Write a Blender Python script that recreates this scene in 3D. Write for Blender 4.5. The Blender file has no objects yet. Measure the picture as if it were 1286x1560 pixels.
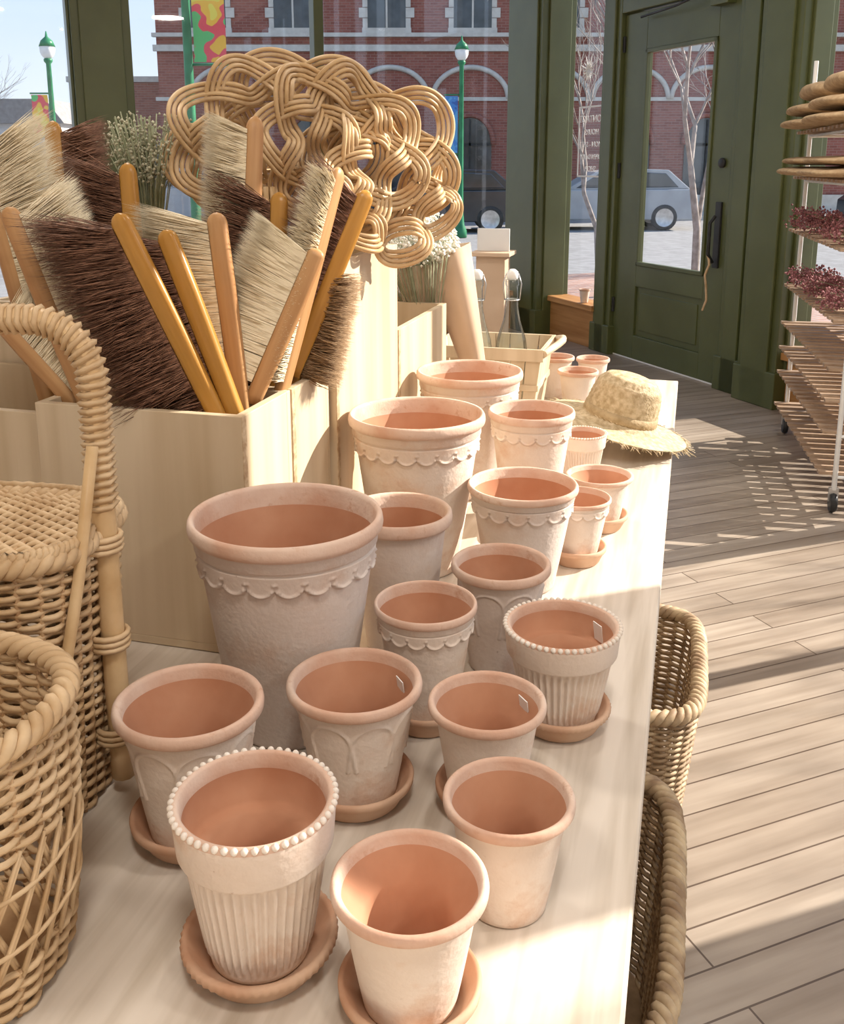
import bpy, math, random, bisect
import numpy as np
from mathutils import Vector, Matrix, Euler
random.seed(7)
pi=math.pi
TZ=0.68
# ------------------------------------------------------------------ helpers
class MB:
    def __init__(s): s.v=[];s.f=[];s.m=[];s.sm=[]
    def add(s,vs,fs,m=0,smooth=True):
        o=len(s.v); s.v.extend([tuple(p) for p in vs])
        for f in fs: s.f.append(tuple(i+o for i in f))
        if isinstance(m,(list,tuple)): s.m.extend(m)
        else: s.m.extend([m]*len(fs))
        s.sm.extend([smooth]*len(fs))
    def box(s,lo,hi,m=0,M=None):
        x0,y0,z0=lo;x1,y1,z1=hi
        vs=[Vector(p) for p in [(x0,y0,z0),(x1,y0,z0),(x1,y1,z0),(x0,y1,z0),(x0,y0,z1),(x1,y0,z1),(x1,y1,z1),(x0,y1,z1)]]
        if M is not None: vs=[M@p for p in vs]
        s.add(vs,[(0,3,2,1),(4,5,6,7),(0,1,5,4),(1,2,6,5),(2,3,7,6),(3,0,4,7)],m,False)
    def tube(s,path,r,n=6,m=0,closed=False,caps=True):
        P=[Vector(p) for p in path]; N=len(P)
        if N<2: return
        T=[]
        for i in range(N):
            if closed: d=P[(i+1)%N]-P[i-1]
            else: d=P[min(i+1,N-1)]-P[max(i-1,0)]
            if d.length<1e-9: d=Vector((0,0,1))
            T.append(d.normalized())
        up=Vector((0,0,1)) if abs(T[0].z)<.9 else Vector((1,0,0))
        nrm=(up-T[0]*up.dot(T[0])).normalized()
        vs=[]
        for i in range(N):
            nrm=nrm-T[i]*nrm.dot(T[i])
            if nrm.length<1e-6: nrm=T[i].orthogonal()
            nrm.normalize(); b=T[i].cross(nrm)
            rr=r[i] if isinstance(r,(list,tuple)) else r
            for k in range(n):
                a=2*pi*k/n
                vs.append(P[i]+nrm*(math.cos(a)*rr)+b*(math.sin(a)*rr))
        fs=[]
        for i in range(N if closed else N-1):
            j=(i+1)%N
            for k in range(n):
                l=(k+1)%n
                fs.append((i*n+k,i*n+l,j*n+l,j*n+k))
        if not closed and caps:
            fs.append(tuple(range(n-1,-1,-1))); fs.append(tuple((N-1)*n+k for k in range(n)))
        s.add(vs,fs,m)
    def lathe(s,prof,n=32,mats=0,c=(0,0,0),disp=None,M=None,sx=1,sy=1):
        vs=[];K=len(prof)
        for i,(r,z) in enumerate(prof):
            for k in range(n):
                a=2*pi*k/n
                rr=r+(disp(a,z,i) if disp else 0)
                p=Vector((c[0]+rr*math.cos(a)*sx,c[1]+rr*math.sin(a)*sy,c[2]+z))
                if M is not None: p=M@p
                vs.append(p)
        fs=[];ms=[]
        for i in range(K-1):
            mm=mats[i] if isinstance(mats,list) else mats
            for k in range(n):
                l=(k+1)%n
                fs.append((i*n+k,i*n+l,(i+1)*n+l,(i+1)*n+k)); ms.append(mm)
        if prof[0][0]>1e-4: fs.append(tuple(range(n-1,-1,-1))); ms.append(ms[0])
        if prof[-1][0]>1e-4: fs.append(tuple((K-1)*n+k for k in range(n))); ms.append(ms[-2] if len(ms)>1 else 0)
        s.add(vs,fs,ms)
    def ball(s,c,r,m=0,seg=8,ring=5,sx=1,sy=1,sz=1):
        pr=[(max(1e-5,r*math.sin(pi*i/ring)),-r*math.cos(pi*i/ring)*sz) for i in range(ring+1)]
        s.lathe(pr,seg,m,c,sx=sx,sy=sy)
    def octa(s,c,r,m=0):
        x,y,z=c
        s.add([(x+r,y,z),(x,y+r,z),(x-r,y,z),(x,y-r,z),(x,y,z+r),(x,y,z-r)],[(0,1,4),(1,2,4),(2,3,4),(3,0,4),(1,0,5),(2,1,5),(3,2,5),(0,3,5)],m)
    def prism(s,poly,y0,y1,m=0,axis='y'):
        n=len(poly)
        if axis=='y': vs=[(p[0],y0,p[1]) for p in poly]+[(p[0],y1,p[1]) for p in poly]
        elif axis=='x': vs=[(y0,p[0],p[1]) for p in poly]+[(y1,p[0],p[1]) for p in poly]
        else: vs=[(p[0],p[1],y0) for p in poly]+[(p[0],p[1],y1) for p in poly]
        fs=[tuple(range(n)),tuple(range(2*n-1,n-1,-1))]+[(i,i+n,(i+1)%n+n,(i+1)%n) for i in range(n)]
        s.add(vs,fs,m,False)
def obj(name,mb,mats,loc=(0,0,0),rotz=0,bevel=0,rot=None,parent=None):
    me=bpy.data.meshes.new(name)
    me.from_pydata(mb.v,[],mb.f)
    for m in mats: me.materials.append(m)
    me.polygons.foreach_set('material_index',mb.m)
    me.polygons.foreach_set('use_smooth',mb.sm)
    me.update()
    o=bpy.data.objects.new(name,me); bpy.context.scene.collection.objects.link(o)
    o.location=loc
    o.rotation_euler=rot if rot else (0,0,rotz)
    if bevel:
        b=o.modifiers.new('bevel','BEVEL'); b.width=bevel; b.segments=2; b.limit_method='ANGLE'
    if parent: o.parent=parent
    return o
# ------------------------------------------------------------------ materials
def nodes(name):
    m=bpy.data.materials.new(name); m.use_nodes=True
    nt=m.node_tree; b=nt.nodes['Principled BSDF']
    return m,nt,b
def rgba(c): return (c[0],c[1],c[2],1)
def coords(nt,scale=(1,1,1),rot=(0,0,0)):
    tc=nt.nodes.new('ShaderNodeTexCoord'); mp=nt.nodes.new('ShaderNodeMapping')
    mp.inputs['Scale'].default_value=scale; mp.inputs['Rotation'].default_value=rot
    nt.links.new(tc.outputs['Object'],mp.inputs['Vector']); return mp.outputs['Vector']
def noisy(name,c1,c2,scale=8,rough=.7,bump=.1,stretch=(1,1,1),metal=0,lo=.35,hi=.65,bscale=None,spec=.3,mottle=None):
    m,nt,b=nodes(name); v=coords(nt,stretch)
    n=nt.nodes.new('ShaderNodeTexNoise'); n.inputs['Scale'].default_value=scale; n.inputs['Detail'].default_value=6
    nt.links.new(v,n.inputs['Vector'])
    r=nt.nodes.new('ShaderNodeValToRGB'); r.color_ramp.elements[0].position=lo; r.color_ramp.elements[1].position=hi
    r.color_ramp.elements[0].color=rgba(c1); r.color_ramp.elements[1].color=rgba(c2)
    nt.links.new(n.outputs['Fac'],r.inputs['Fac']); col=r.outputs['Color']
    for mo in (mottle or []):
        n3=nt.nodes.new('ShaderNodeTexNoise'); n3.inputs['Scale'].default_value=mo[0]; n3.inputs['Detail'].default_value=8; n3.inputs['Roughness'].default_value=.65
        nt.links.new(v,n3.inputs['Vector'])
        r3=nt.nodes.new('ShaderNodeValToRGB'); r3.color_ramp.elements[0].position=mo[2]; r3.color_ramp.elements[1].position=mo[3]
        r3.color_ramp.elements[0].color=(0,0,0,1); r3.color_ramp.elements[1].color=(1,1,1,1)
        nt.links.new(n3.outputs['Fac'],r3.inputs['Fac'])
        mx=nt.nodes.new('ShaderNodeMixRGB'); mx.inputs['Color2'].default_value=rgba(mo[1])
        nt.links.new(r3.outputs['Color'],mx.inputs['Fac']); nt.links.new(col,mx.inputs['Color1']); col=mx.outputs['Color']
    nt.links.new(col,b.inputs['Base Color'])
    b.inputs['Roughness'].default_value=rough; b.inputs['Metallic'].default_value=metal
    b.inputs['Specular IOR Level'].default_value=spec
    if bump:
        n2=n
        if bscale:
            n2=nt.nodes.new('ShaderNodeTexNoise'); n2.inputs['Scale'].default_value=bscale; nt.links.new(v,n2.inputs['Vector'])
        bp=nt.nodes.new('ShaderNodeBump'); bp.inputs['Strength'].default_value=bump; bp.inputs['Distance'].default_value=.01
        nt.links.new(n2.outputs['Fac'],bp.inputs['Height']); nt.links.new(bp.outputs['Normal'],b.inputs['Normal'])
    return m
def wood(name,c1,c2,axis='y',fine=60,rough=.55,knots=False,dist=2.0,lo=.4,hi=.6):
    m,nt,b=nodes(name)
    sc={'x':(.06,1,1),'y':(1,.06,1),'z':(1,1,.06)}[axis]
    v=coords(nt,sc)
    n=nt.nodes.new('ShaderNodeTexNoise'); n.inputs['Scale'].default_value=fine; n.inputs['Detail'].default_value=4; n.inputs['Distortion'].default_value=.3
    nt.links.new(v,n.inputs['Vector'])
    w=nt.nodes.new('ShaderNodeTexNoise'); w.inputs['Scale'].default_value=fine*.22; w.inputs['Detail'].default_value=3; w.inputs['Distortion'].default_value=dist
    nt.links.new(v,w.inputs['Vector'])
    mx=nt.nodes.new('ShaderNodeMath'); mx.operation='ADD'
    nt.links.new(n.outputs['Fac'],mx.inputs[0]); nt.links.new(w.outputs['Fac'],mx.inputs[1])
    r=nt.nodes.new('ShaderNodeValToRGB'); r.color_ramp.elements[0].position=lo; r.color_ramp.elements[1].position=hi
    h=nt.nodes.new('ShaderNodeMath'); h.operation='MULTIPLY'; h.inputs[1].default_value=.5
    nt.links.new(mx.outputs[0],h.inputs[0]); nt.links.new(h.outputs[0],r.inputs['Fac'])
    r.color_ramp.elements[0].color=rgba(c1); r.color_ramp.elements[1].color=rgba(c2)
    col=r.outputs['Color']
    if knots:
        v2=coords(nt,(1,.6,0))
        vo=nt.nodes.new('ShaderNodeTexVoronoi'); vo.inputs['Scale'].default_value=3.3; nt.links.new(v2,vo.inputs['Vector'])
        kr=nt.nodes.new('ShaderNodeValToRGB'); kr.color_ramp.elements[0].position=.03; kr.color_ramp.elements[1].position=.075
        kr.color_ramp.elements[0].color=(1,1,1,1); kr.color_ramp.elements[1].color=(0,0,0,1)
        nt.links.new(vo.outputs['Distance'],kr.inputs['Fac'])
        mk=nt.nodes.new('ShaderNodeMixRGB'); mk.inputs['Color2'].default_value=(.32,.19,.10,1)
        ml=nt.nodes.new('ShaderNodeMath'); ml.operation='MULTIPLY'; ml.inputs[1].default_value=.7
        nt.links.new(kr.outputs['Color'],ml.inputs[0]); nt.links.new(ml.outputs[0],mk.inputs['Fac'])
        nt.links.new(col,mk.inputs['Color1']); col=mk.outputs['Color']
    nt.links.new(col,b.inputs['Base Color'])
    b.inputs['Roughness'].default_value=rough; b.inputs['Specular IOR Level'].default_value=.3
    bp=nt.nodes.new('ShaderNodeBump'); bp.inputs['Strength'].default_value=.08; bp.inputs['Distance'].default_value=.005
    nt.links.new(n.outputs['Fac'],bp.inputs['Height']); nt.links.new(bp.outputs['Normal'],b.inputs['Normal'])
    return m
def brickmat(name,c1,c2,mortar,w,h,ms,rot=(0,0,0),rough=.8,grain=None,off=.5,bias=0):
    m,nt,b=nodes(name); v=coords(nt,(1,1,1),rot)
    br=nt.nodes.new('ShaderNodeTexBrick'); br.inputs['Scale'].default_value=1
    br.inputs['Brick Width'].default_value=w; br.inputs['Row Height'].default_value=h; br.inputs['Mortar Size'].default_value=ms
    br.inputs['Color1'].default_value=rgba(c1); br.inputs['Color2'].default_value=rgba(c2); br.inputs['Mortar'].default_value=rgba(mortar)
    br.inputs['Bias'].default_value=bias; br.offset=off
    nt.links.new(v,br.inputs['Vector'])
    col=br.outputs['Color']
    if grain:
        v2=coords(nt,(.08,1,1),rot)
        n=nt.nodes.new('ShaderNodeTexNoise'); n.inputs['Scale'].default_value=grain; n.inputs['Detail'].default_value=5; nt.links.new(v2,n.inputs['Vector'])
        r=nt.nodes.new('ShaderNodeValToRGB'); r.color_ramp.elements[0].position=.3; r.color_ramp.elements[1].position=.65
        r.color_ramp.elements[0].color=(.60,.56,.52,1); r.color_ramp.elements[1].color=(1,1,1,1)
        nt.links.new(n.outputs['Fac'],r.inputs['Fac'])
        mx=nt.nodes.new('ShaderNodeMixRGB'); mx.blend_type='MULTIPLY'; mx.inputs['Fac'].default_value=.8
        nt.links.new(col,mx.inputs['Color1']); nt.links.new(r.outputs['Color'],mx.inputs['Color2']); col=mx.outputs['Color']
        n4=nt.nodes.new('ShaderNodeTexNoise'); n4.inputs['Scale'].default_value=1.6; n4.inputs['Detail'].default_value=4; nt.links.new(v,n4.inputs['Vector'])
        r4=nt.nodes.new('ShaderNodeValToRGB'); r4.color_ramp.elements[0].position=.35; r4.color_ramp.elements[1].position=.6
        r4.color_ramp.elements[0].color=(.75,.74,.74,1); r4.color_ramp.elements[1].color=(1,1,1,1)
        nt.links.new(n4.outputs['Fac'],r4.inputs['Fac'])
        mx4=nt.nodes.new('ShaderNodeMixRGB'); mx4.blend_type='MULTIPLY'; mx4.inputs['Fac'].default_value=1
        nt.links.new(col,mx4.inputs['Color1']); nt.links.new(r4.outputs['Color'],mx4.inputs['Color2']); col=mx4.outputs['Color']
    nt.links.new(col,b.inputs['Base Color']); b.inputs['Roughness'].default_value=rough
    return m
def thin_glass(name,refl=.06,tint=(1,1,1),edge=None):
    m=bpy.data.materials.new(name); m.use_nodes=True; nt=m.node_tree; nt.nodes.clear()
    o=nt.nodes.new('ShaderNodeOutputMaterial'); t=nt.nodes.new('ShaderNodeBsdfTransparent'); g=nt.nodes.new('ShaderNodeBsdfGlossy')
    t.inputs['Color'].default_value=rgba(tint); g.inputs['Roughness'].default_value=.02
    if edge:
        n=nt.nodes.new('ShaderNodeFresnel'); n.inputs['IOR'].default_value=edge; src=n.outputs[0]
        mr=nt.nodes.new('ShaderNodeMapRange'); mr.inputs['To Min'].default_value=.05; mr.inputs['To Max'].default_value=.8
        nt.links.new(src,mr.inputs['Value'])
    else:
        n=nt.nodes.new('ShaderNodeTexNoise'); n.inputs['Scale'].default_value=3
        mr=nt.nodes.new('ShaderNodeMapRange'); mr.inputs['To Min'].default_value=refl*.7; mr.inputs['To Max'].default_value=refl*1.3
        nt.links.new(n.outputs['Fac'],mr.inputs['Value'])
    mx=nt.nodes.new('ShaderNodeMixShader'); nt.links.new(mr.outputs[0],mx.inputs[0])
    nt.links.new(t.outputs[0],mx.inputs[1]); nt.links.new(g.outputs[0],mx.inputs[2]); nt.links.new(mx.outputs[0],o.inputs[0])
    return m
M_pine=wood('pine_tabletop',(.51,.43,.34),(.69,.61,.52),'y',50,.5,knots=True,lo=.38,hi=.56)
M_ply=wood('birch_ply',(.54,.41,.265),(.68,.55,.39),'z',22,.5)
M_plyedge=wood('ply_edge',(.38,.24,.13),(.66,.51,.33),'x',90,.6)
M_orange=wood('varnished_pine',(.36,.16,.05),(.56,.29,.11),'y',26,.4)
M_handle=wood('beech_handle',(.38,.175,.03),(.54,.28,.065),'z',60,.3)
M_handle2=wood('pale_handle',(.40,.20,.08),(.56,.33,.15),'z',60,.4)
M_slat=wood('rack_slat',(.30,.20,.13),(.46,.33,.23),'x',60,.5)
M_green=noisy('olive_paint',(.078,.090,.028),(.098,.112,.040),3,.38,.03,spec=.5)
M_wall=noisy('white_plaster',(.78,.76,.73),(.84,.82,.79),4,.9,.03)
M_clayout=noisy('clay_patina',(.62,.49,.40),(.76,.66,.57),6,.9,.09,lo=.3,hi=.6,bscale=170,mottle=[(14,(.60,.39,.27),.50,.72),(95,(.44,.30,.22),.67,.75)])
M_clayout2=noisy('clay_grey_patina',(.57,.46,.39),(.69,.60,.54),6,.9,.09,lo=.3,hi=.6,bscale=170,mottle=[(16,(.55,.39,.30),.52,.74),(95,(.38,.27,.21),.68,.75)])
M_clayrim=noisy('clay_rim',(.56,.34,.24),(.69,.53,.43),12,.85,.08,lo=.35,hi=.62,bscale=170,mottle=[(50,(.50,.28,.18),.58,.74)])
M_clayin=noisy('clay_inside',(.44,.195,.105),(.56,.30,.185),10,.85,.05)
M_bead=noisy('clay_bead',(.70,.60,.51),(.80,.73,.65),16,.8,.02)
M_saucer=noisy('clay_saucer',(.48,.25,.145),(.63,.43,.30),14,.8,.05)
M_wick=noisy('willow_honey',(.34,.19,.09),(.56,.37,.20),30,.5,.05,lo=.3,hi=.7)
M_wickpale=noisy('willow_pale',(.44,.28,.14),(.66,.48,.29),30,.5,.05,lo=.3,hi=.7)
M_wickgrey=noisy('willow_brown',(.18,.115,.06),(.42,.29,.17),25,.6,.05,lo=.3,hi=.7)
M_wickmix=noisy('willow_mixed',(.26,.17,.10),(.56,.43,.27),25,.6,.05,lo=.35,hi=.65)
M_rattan=noisy('rattan_core',(.46,.28,.12),(.72,.52,.30),14,.4,.04,lo=.3,hi=.7)
M_brcream=noisy('bristle_cream',(.60,.47,.29),(.90,.78,.57),260,.7,0,stretch=(.05,1,1),lo=.34,hi=.52)
M_brbrown=noisy('bristle_brown',(.12,.052,.03),(.36,.19,.12),260,.6,0,stretch=(.05,1,1),lo=.38,hi=.64)
M_brtan=noisy('bristle_tan',(.20,.12,.065),(.44,.29,.16),260,.7,0,stretch=(.05,1,1),lo=.38,hi=.62)
M_straw=noisy('straw',(.38,.28,.15),(.60,.48,.31),90,.7,.2,bscale=220)
M_band=noisy('hat_band',(.34,.24,.12),(.46,.34,.19),60,.7,.2,bscale=180)
M_kraft=noisy('kraft_paper',(.50,.35,.24),(.58,.43,.31),6,.8,.05)
M_glass=thin_glass('window_glass',.045)
M_bottle=thin_glass('bottle_glass',.2,(.93,.97,.97),edge=1.24)
M_black=noisy('black_iron',(.02,.02,.02),(.04,.04,.04),10,.4,.02)
M_white=noisy('white_enamel',(.75,.75,.73),(.82,.82,.8),10,.4,.0)
M_metal=noisy('steel_wire',(.45,.45,.45),(.6,.6,.6),10,.3,0,metal=.9)
M_floor=brickmat('oak_floorboards',(.37,.30,.235),(.47,.395,.32),(.12,.08,.055),1.9,.085,.0020,grain=26,rough=.36)
M_brick=brickmat('red_brick',(.23,.065,.045),(.31,.10,.07),(.30,.17,.135),.26,.085,.008,rot=(pi/2,0,0))
M_stone=noisy('limestone',(.52,.48,.42),(.62,.58,.51),5,.85,.05)
M_darkglass=noisy('dark_window',(.02,.025,.03),(.05,.06,.07),2,.1,0,spec=.8)
M_road=noisy('asphalt',(.24,.23,.22),(.31,.30,.29),5,.9,.1)
M_pave=brickmat('brick_paving',(.34,.18,.13),(.44,.26,.19),(.4,.34,.3),.2,.1,.008)
M_bark=noisy('bare_bark',(.22,.18,.15),(.38,.33,.29),12,.85,.1)
M_stucco=noisy('white_siding',(.62,.62,.62),(.72,.72,.71),4,.8,.02)
M_greenpole=noisy('green_lamppost',(.02,.16,.07),(.04,.24,.11),5,.4,0)
M_flower=noisy('white_flower',(.82,.78,.68),(.9,.88,.8),50,.8,0)
M_stem=noisy('sage_stem',(.24,.26,.15),(.40,.41,.27),40,.8,0)
M_purple=noisy('dried_purple_flower',(.24,.08,.09),(.46,.22,.22),50,.8,0)
M_burlap=noisy('burlap',(.40,.27,.15),(.54,.39,.23),40,.9,.2)
# ------------------------------------------------------------------ frames
TR=math.radians(-15.2); ex=Vector((math.cos(TR),math.sin(TR),0)); ey=Vector((-math.sin(TR),math.cos(TR),0))
E0=Vector((.1587,.638,0))
def TW(a,b,z=TZ): p=E0+ex*a+ey*b; return Vector((p.x,p.y,z))
RR=math.radians(22.33); C0=(.86,7.96,0)
# ------------------------------------------------------------------ room
CH=3.6
mb=MB(); mb.box((-5.62,-10.62,-.15),(.12,.12,0)); obj('floor',mb,[M_floor],C0,RR)
mb=MB(); mb.box((-5.62,-10.62,CH),(.12,.12,CH+.1)); obj('ceiling',mb,[M_wall],C0,RR)
mb=MB(); mb.box((-5.62,-10.62,0),(-5.5,.12,CH)); obj('wall_left',mb,[M_wall],C0,RR)
mb=MB(); mb.box((-5.5,-10.62,0),(.12,-10.5,CH)); obj('wall_back',mb,[M_wall],C0,RR)
mb=MB()
mb.box((-.05,-10.5,3.35),(.12,0,CH),0)
for a,b in ((.40,1.07),(2.95,10.5)):
    mb.box((-.04,-b,0),(.12,-a,.27),1); mb.box((-.07,-b,.27),(.12,-a,.31),1)
obj('wall_right',mb,[M_green,M_orange],C0,RR,bevel=.004)
mb=MB()
mb.box((-5.5,-.05,3.35),(-.0,.12,CH),0)
mb.box((-5.5,-.04,0),(-.1,.12,.27),1); mb.box((-5.5,-.08,.27),(-.1,.12,.31),1)
obj('wall_front',mb,[M_green,M_orange],C0,RR,bevel=.004)
n=1
def post(x0,y0,x1,y1,inner=True):
    global n
    mb=MB(); mb.box((x0,y0,0),(x1,y1,3.35))
    if (y1-y0)>.2 or (x1-x0)>.2:
        mb.box((x0-.02,y0+.05,0),(x0,y1-.05,3.35)); mb.box((x0+.05,y0-.02,0),(x1-.05,y0,3.35))
        mb.box((x0-.02,y0-.02,0),(x1+.01,y1+.01,.2))
    obj('trim_%d'%n,mb,[M_green],C0,RR,bevel=.005); n+=1
post(-.16,-.42,.12,.12)
post(-.05,-1.27,.12,-1.06)
post(-.05,-2.66,.12,-2.43)
post(-.10,-2.97,.12,-2.665)
post(-.08,-6.56,.12,-6.02)  # unseen wide post, added to throw a shade band over the near table
for s_ in (4.5,7.8,9.1): post(-.06,-s_-.12,.10,-s_)
for s_ in (3.7,5.25,7.15): post(-.03,-s_-.07,.08,-s_)
post(-1.76,-.04,-1.69,.08)
post(-3.38,-.22,-3.02,.12)
post(-4.66,-.04,-4.58,.08)
mb=MB(); mb.box((-.05,-2.43,2.24),(.12,-1.27,2.42)); obj('trim_%d'%n,mb,[M_green],C0,RR,bevel=.006); n+=1
k=1
def pane(lo,hi):
    global k
    mb=MB(); mb.box(lo,hi); obj('window_%d'%k,mb,[M_glass],C0,RR); k+=1
pane((.03,-1.06,.31),(.036,-.42,3.35))
pane((.03,-2.43,2.42),(.036,-1.27,3.35))
for a,b in ((2.97,3.7),(3.77,4.5),(4.62,5.25),(5.32,6.02),(6.56,7.15),(7.22,7.8),(7.92,9.1),(9.22,10.5)): pane((.03,-b,.31),(.036,-a,3.35))
for a,b in ((.16,1.69),(1.76,3.02),(3.38,4.58),(4.66,5.5)): pane((-b,.03,.31),(-a,.036,3.35))
# door
mb=MB()
dl,dr=-1.275,-2.425; gl,gr=-1.52,-2.22
mb.box((-.02,gl,.01),(.03,dl,2.23)); mb.box((-.02,dr,.01),(.03,gr,2.23))
mb.box((-.02,gr,2.0),(.03,gl,2.23)); mb.box((-.02,gr,.50),(.03,gl,.64)); mb.box((-.02,gr,.01),(.03,gl,.17))
mb.box((-.005,gr,.17),(.015,gl,.50)); mb.box((-.012,gr+.05,.21),(.0,gl-.05,.46))
for a,b,c,d in ((gr,gl,.64,.665),(gr,gl,1.975,2.0)): mb.box((-.03,a,c),(.0,b,d))
mb.box((-.03,gr,.64),(.0,gr+.025,2.0)); mb.box((-.03,gl-.025,.64),(.0,gl,2.0))
mb.box((.0,gr,.64),(.006,gl,2.0),1)
mb.tube([(-.05,-2.33,.73),(-.085,-2.33,.78),(-.085,-2.33,.96),(-.05,-2.33,1.0)],.011,8,2)
mb.box((-.035,-2.355,.70),(-.02,-2.305,1.08),2)
mb.lathe([(.028,0),(.028,.015),(.018,.02)],16,2,M=Matrix.Translation((-.02,-2.33,1.30))@Matrix.Rotation(-pi/2,4,'Y'))
mb.tube([(-.06,-1.5,2.19),(-.10,-1.9,2.20),(-.06,-2.3,2.27)],.008,6,2)
mb.box((-.08,-2.35,2.16),(-.02,-2.2,2.22),0)
pts=[(-.085+.01*math.sin(i),-2.33+.006*math.cos(i*1.7),.78-.03*i) for i in range(12)]
mb.tube(pts,.008,6,3)
for z in (.3,1.2,2.0): mb.box((-.035,-1.29,z),(-.02,-1.265,z+.1),2)
mb.box((-.02,dr,.0),(.03,dl,.012),4)
obj('door_1',mb,[M_green,M_glass,M_black,M_wickpale,M_white],C0,RR,bevel=.003)
for i,(x,y) in enumerate(((-1.6,-4.5),(-3.9,-4.5),(-1.6,-7.5),(-3.9,-7.5),(-2.7,-9.3))):  # added pendants out of view, put in as indoor fill light
    mb=MB(); mb.lathe([(.03,.0),(.16,-.02),(.22,-.10),(.215,-.10),(.14,-.03),(.02,-.012)],24,0,(x,y,CH-.25))
    mb.tube([(x,y,CH-.25),(x,y,CH)],.008,6,0)
    o=obj('added_fill_pendant' ,mb,[M_white],C0,RR)
    L=bpy.data.lights.new('added_fill_light','AREA'); L.shape='DISK'; L.size=.42; L.energy=26; L.color=(1,.94,.86)
    lo=bpy.data.objects.new('added_fill_light',L); bpy.context.scene.collection.objects.link(lo)
    lo.parent=o; lo.location=(x,y,CH-.36)
# ------------------------------------------------------------------ table
mb=MB()
mb.box((-1.22,-.5,-.035),(0,2.251,0))
for a in (-1.18,-.13):
    for b in (-.42,.85,2.12): mb.box((a,b,-.68),(a+.07,b+.07,-.035))
mb.box((-1.15,-.4,-.12),(-.1,-.375,-.035)); mb.box((-1.15,2.17,-.12),(-.1,2.195,-.035))
mb.box((-1.15,-.4,-.62),(-.04,2.2,-.60))
obj('display_table',mb,[M_pine],(E0.x,E0.y,TZ),TR,bevel=.003)
def crate(a0,a1,b0,b1,h,name='plywood_box'):
    t=.012; w=a1-a0; d=b1-b0; mb=MB()
    mb.box((0,0,.001),(w,d,t)); mb.box((0,0,t),(w,t,h)); mb.box((0,d-t,t),(w,d,h)); mb.box((0,t,t),(t,d-t,h)); mb.box((w-t,t,t),(w,d-t,h))
    mb.box((w-.001,0.0,.001),(w+.0008,t,h),1)
    p=TW(a0,b0); obj(name,mb,[M_ply,M_plyedge],p,TR,bevel=.001)
crate(-.79,-.50,.40,.552,.32); crate(-.79,-.50,.556,.70,.32); crate(-1.10,-.795,.42,.70,.30)
crate(-.79,-.49,.705,1.03,.48); crate(-1.10,-.795,.705,1.0,.40); crate(-.79,-.49,1.035,1.40,.325)
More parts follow.
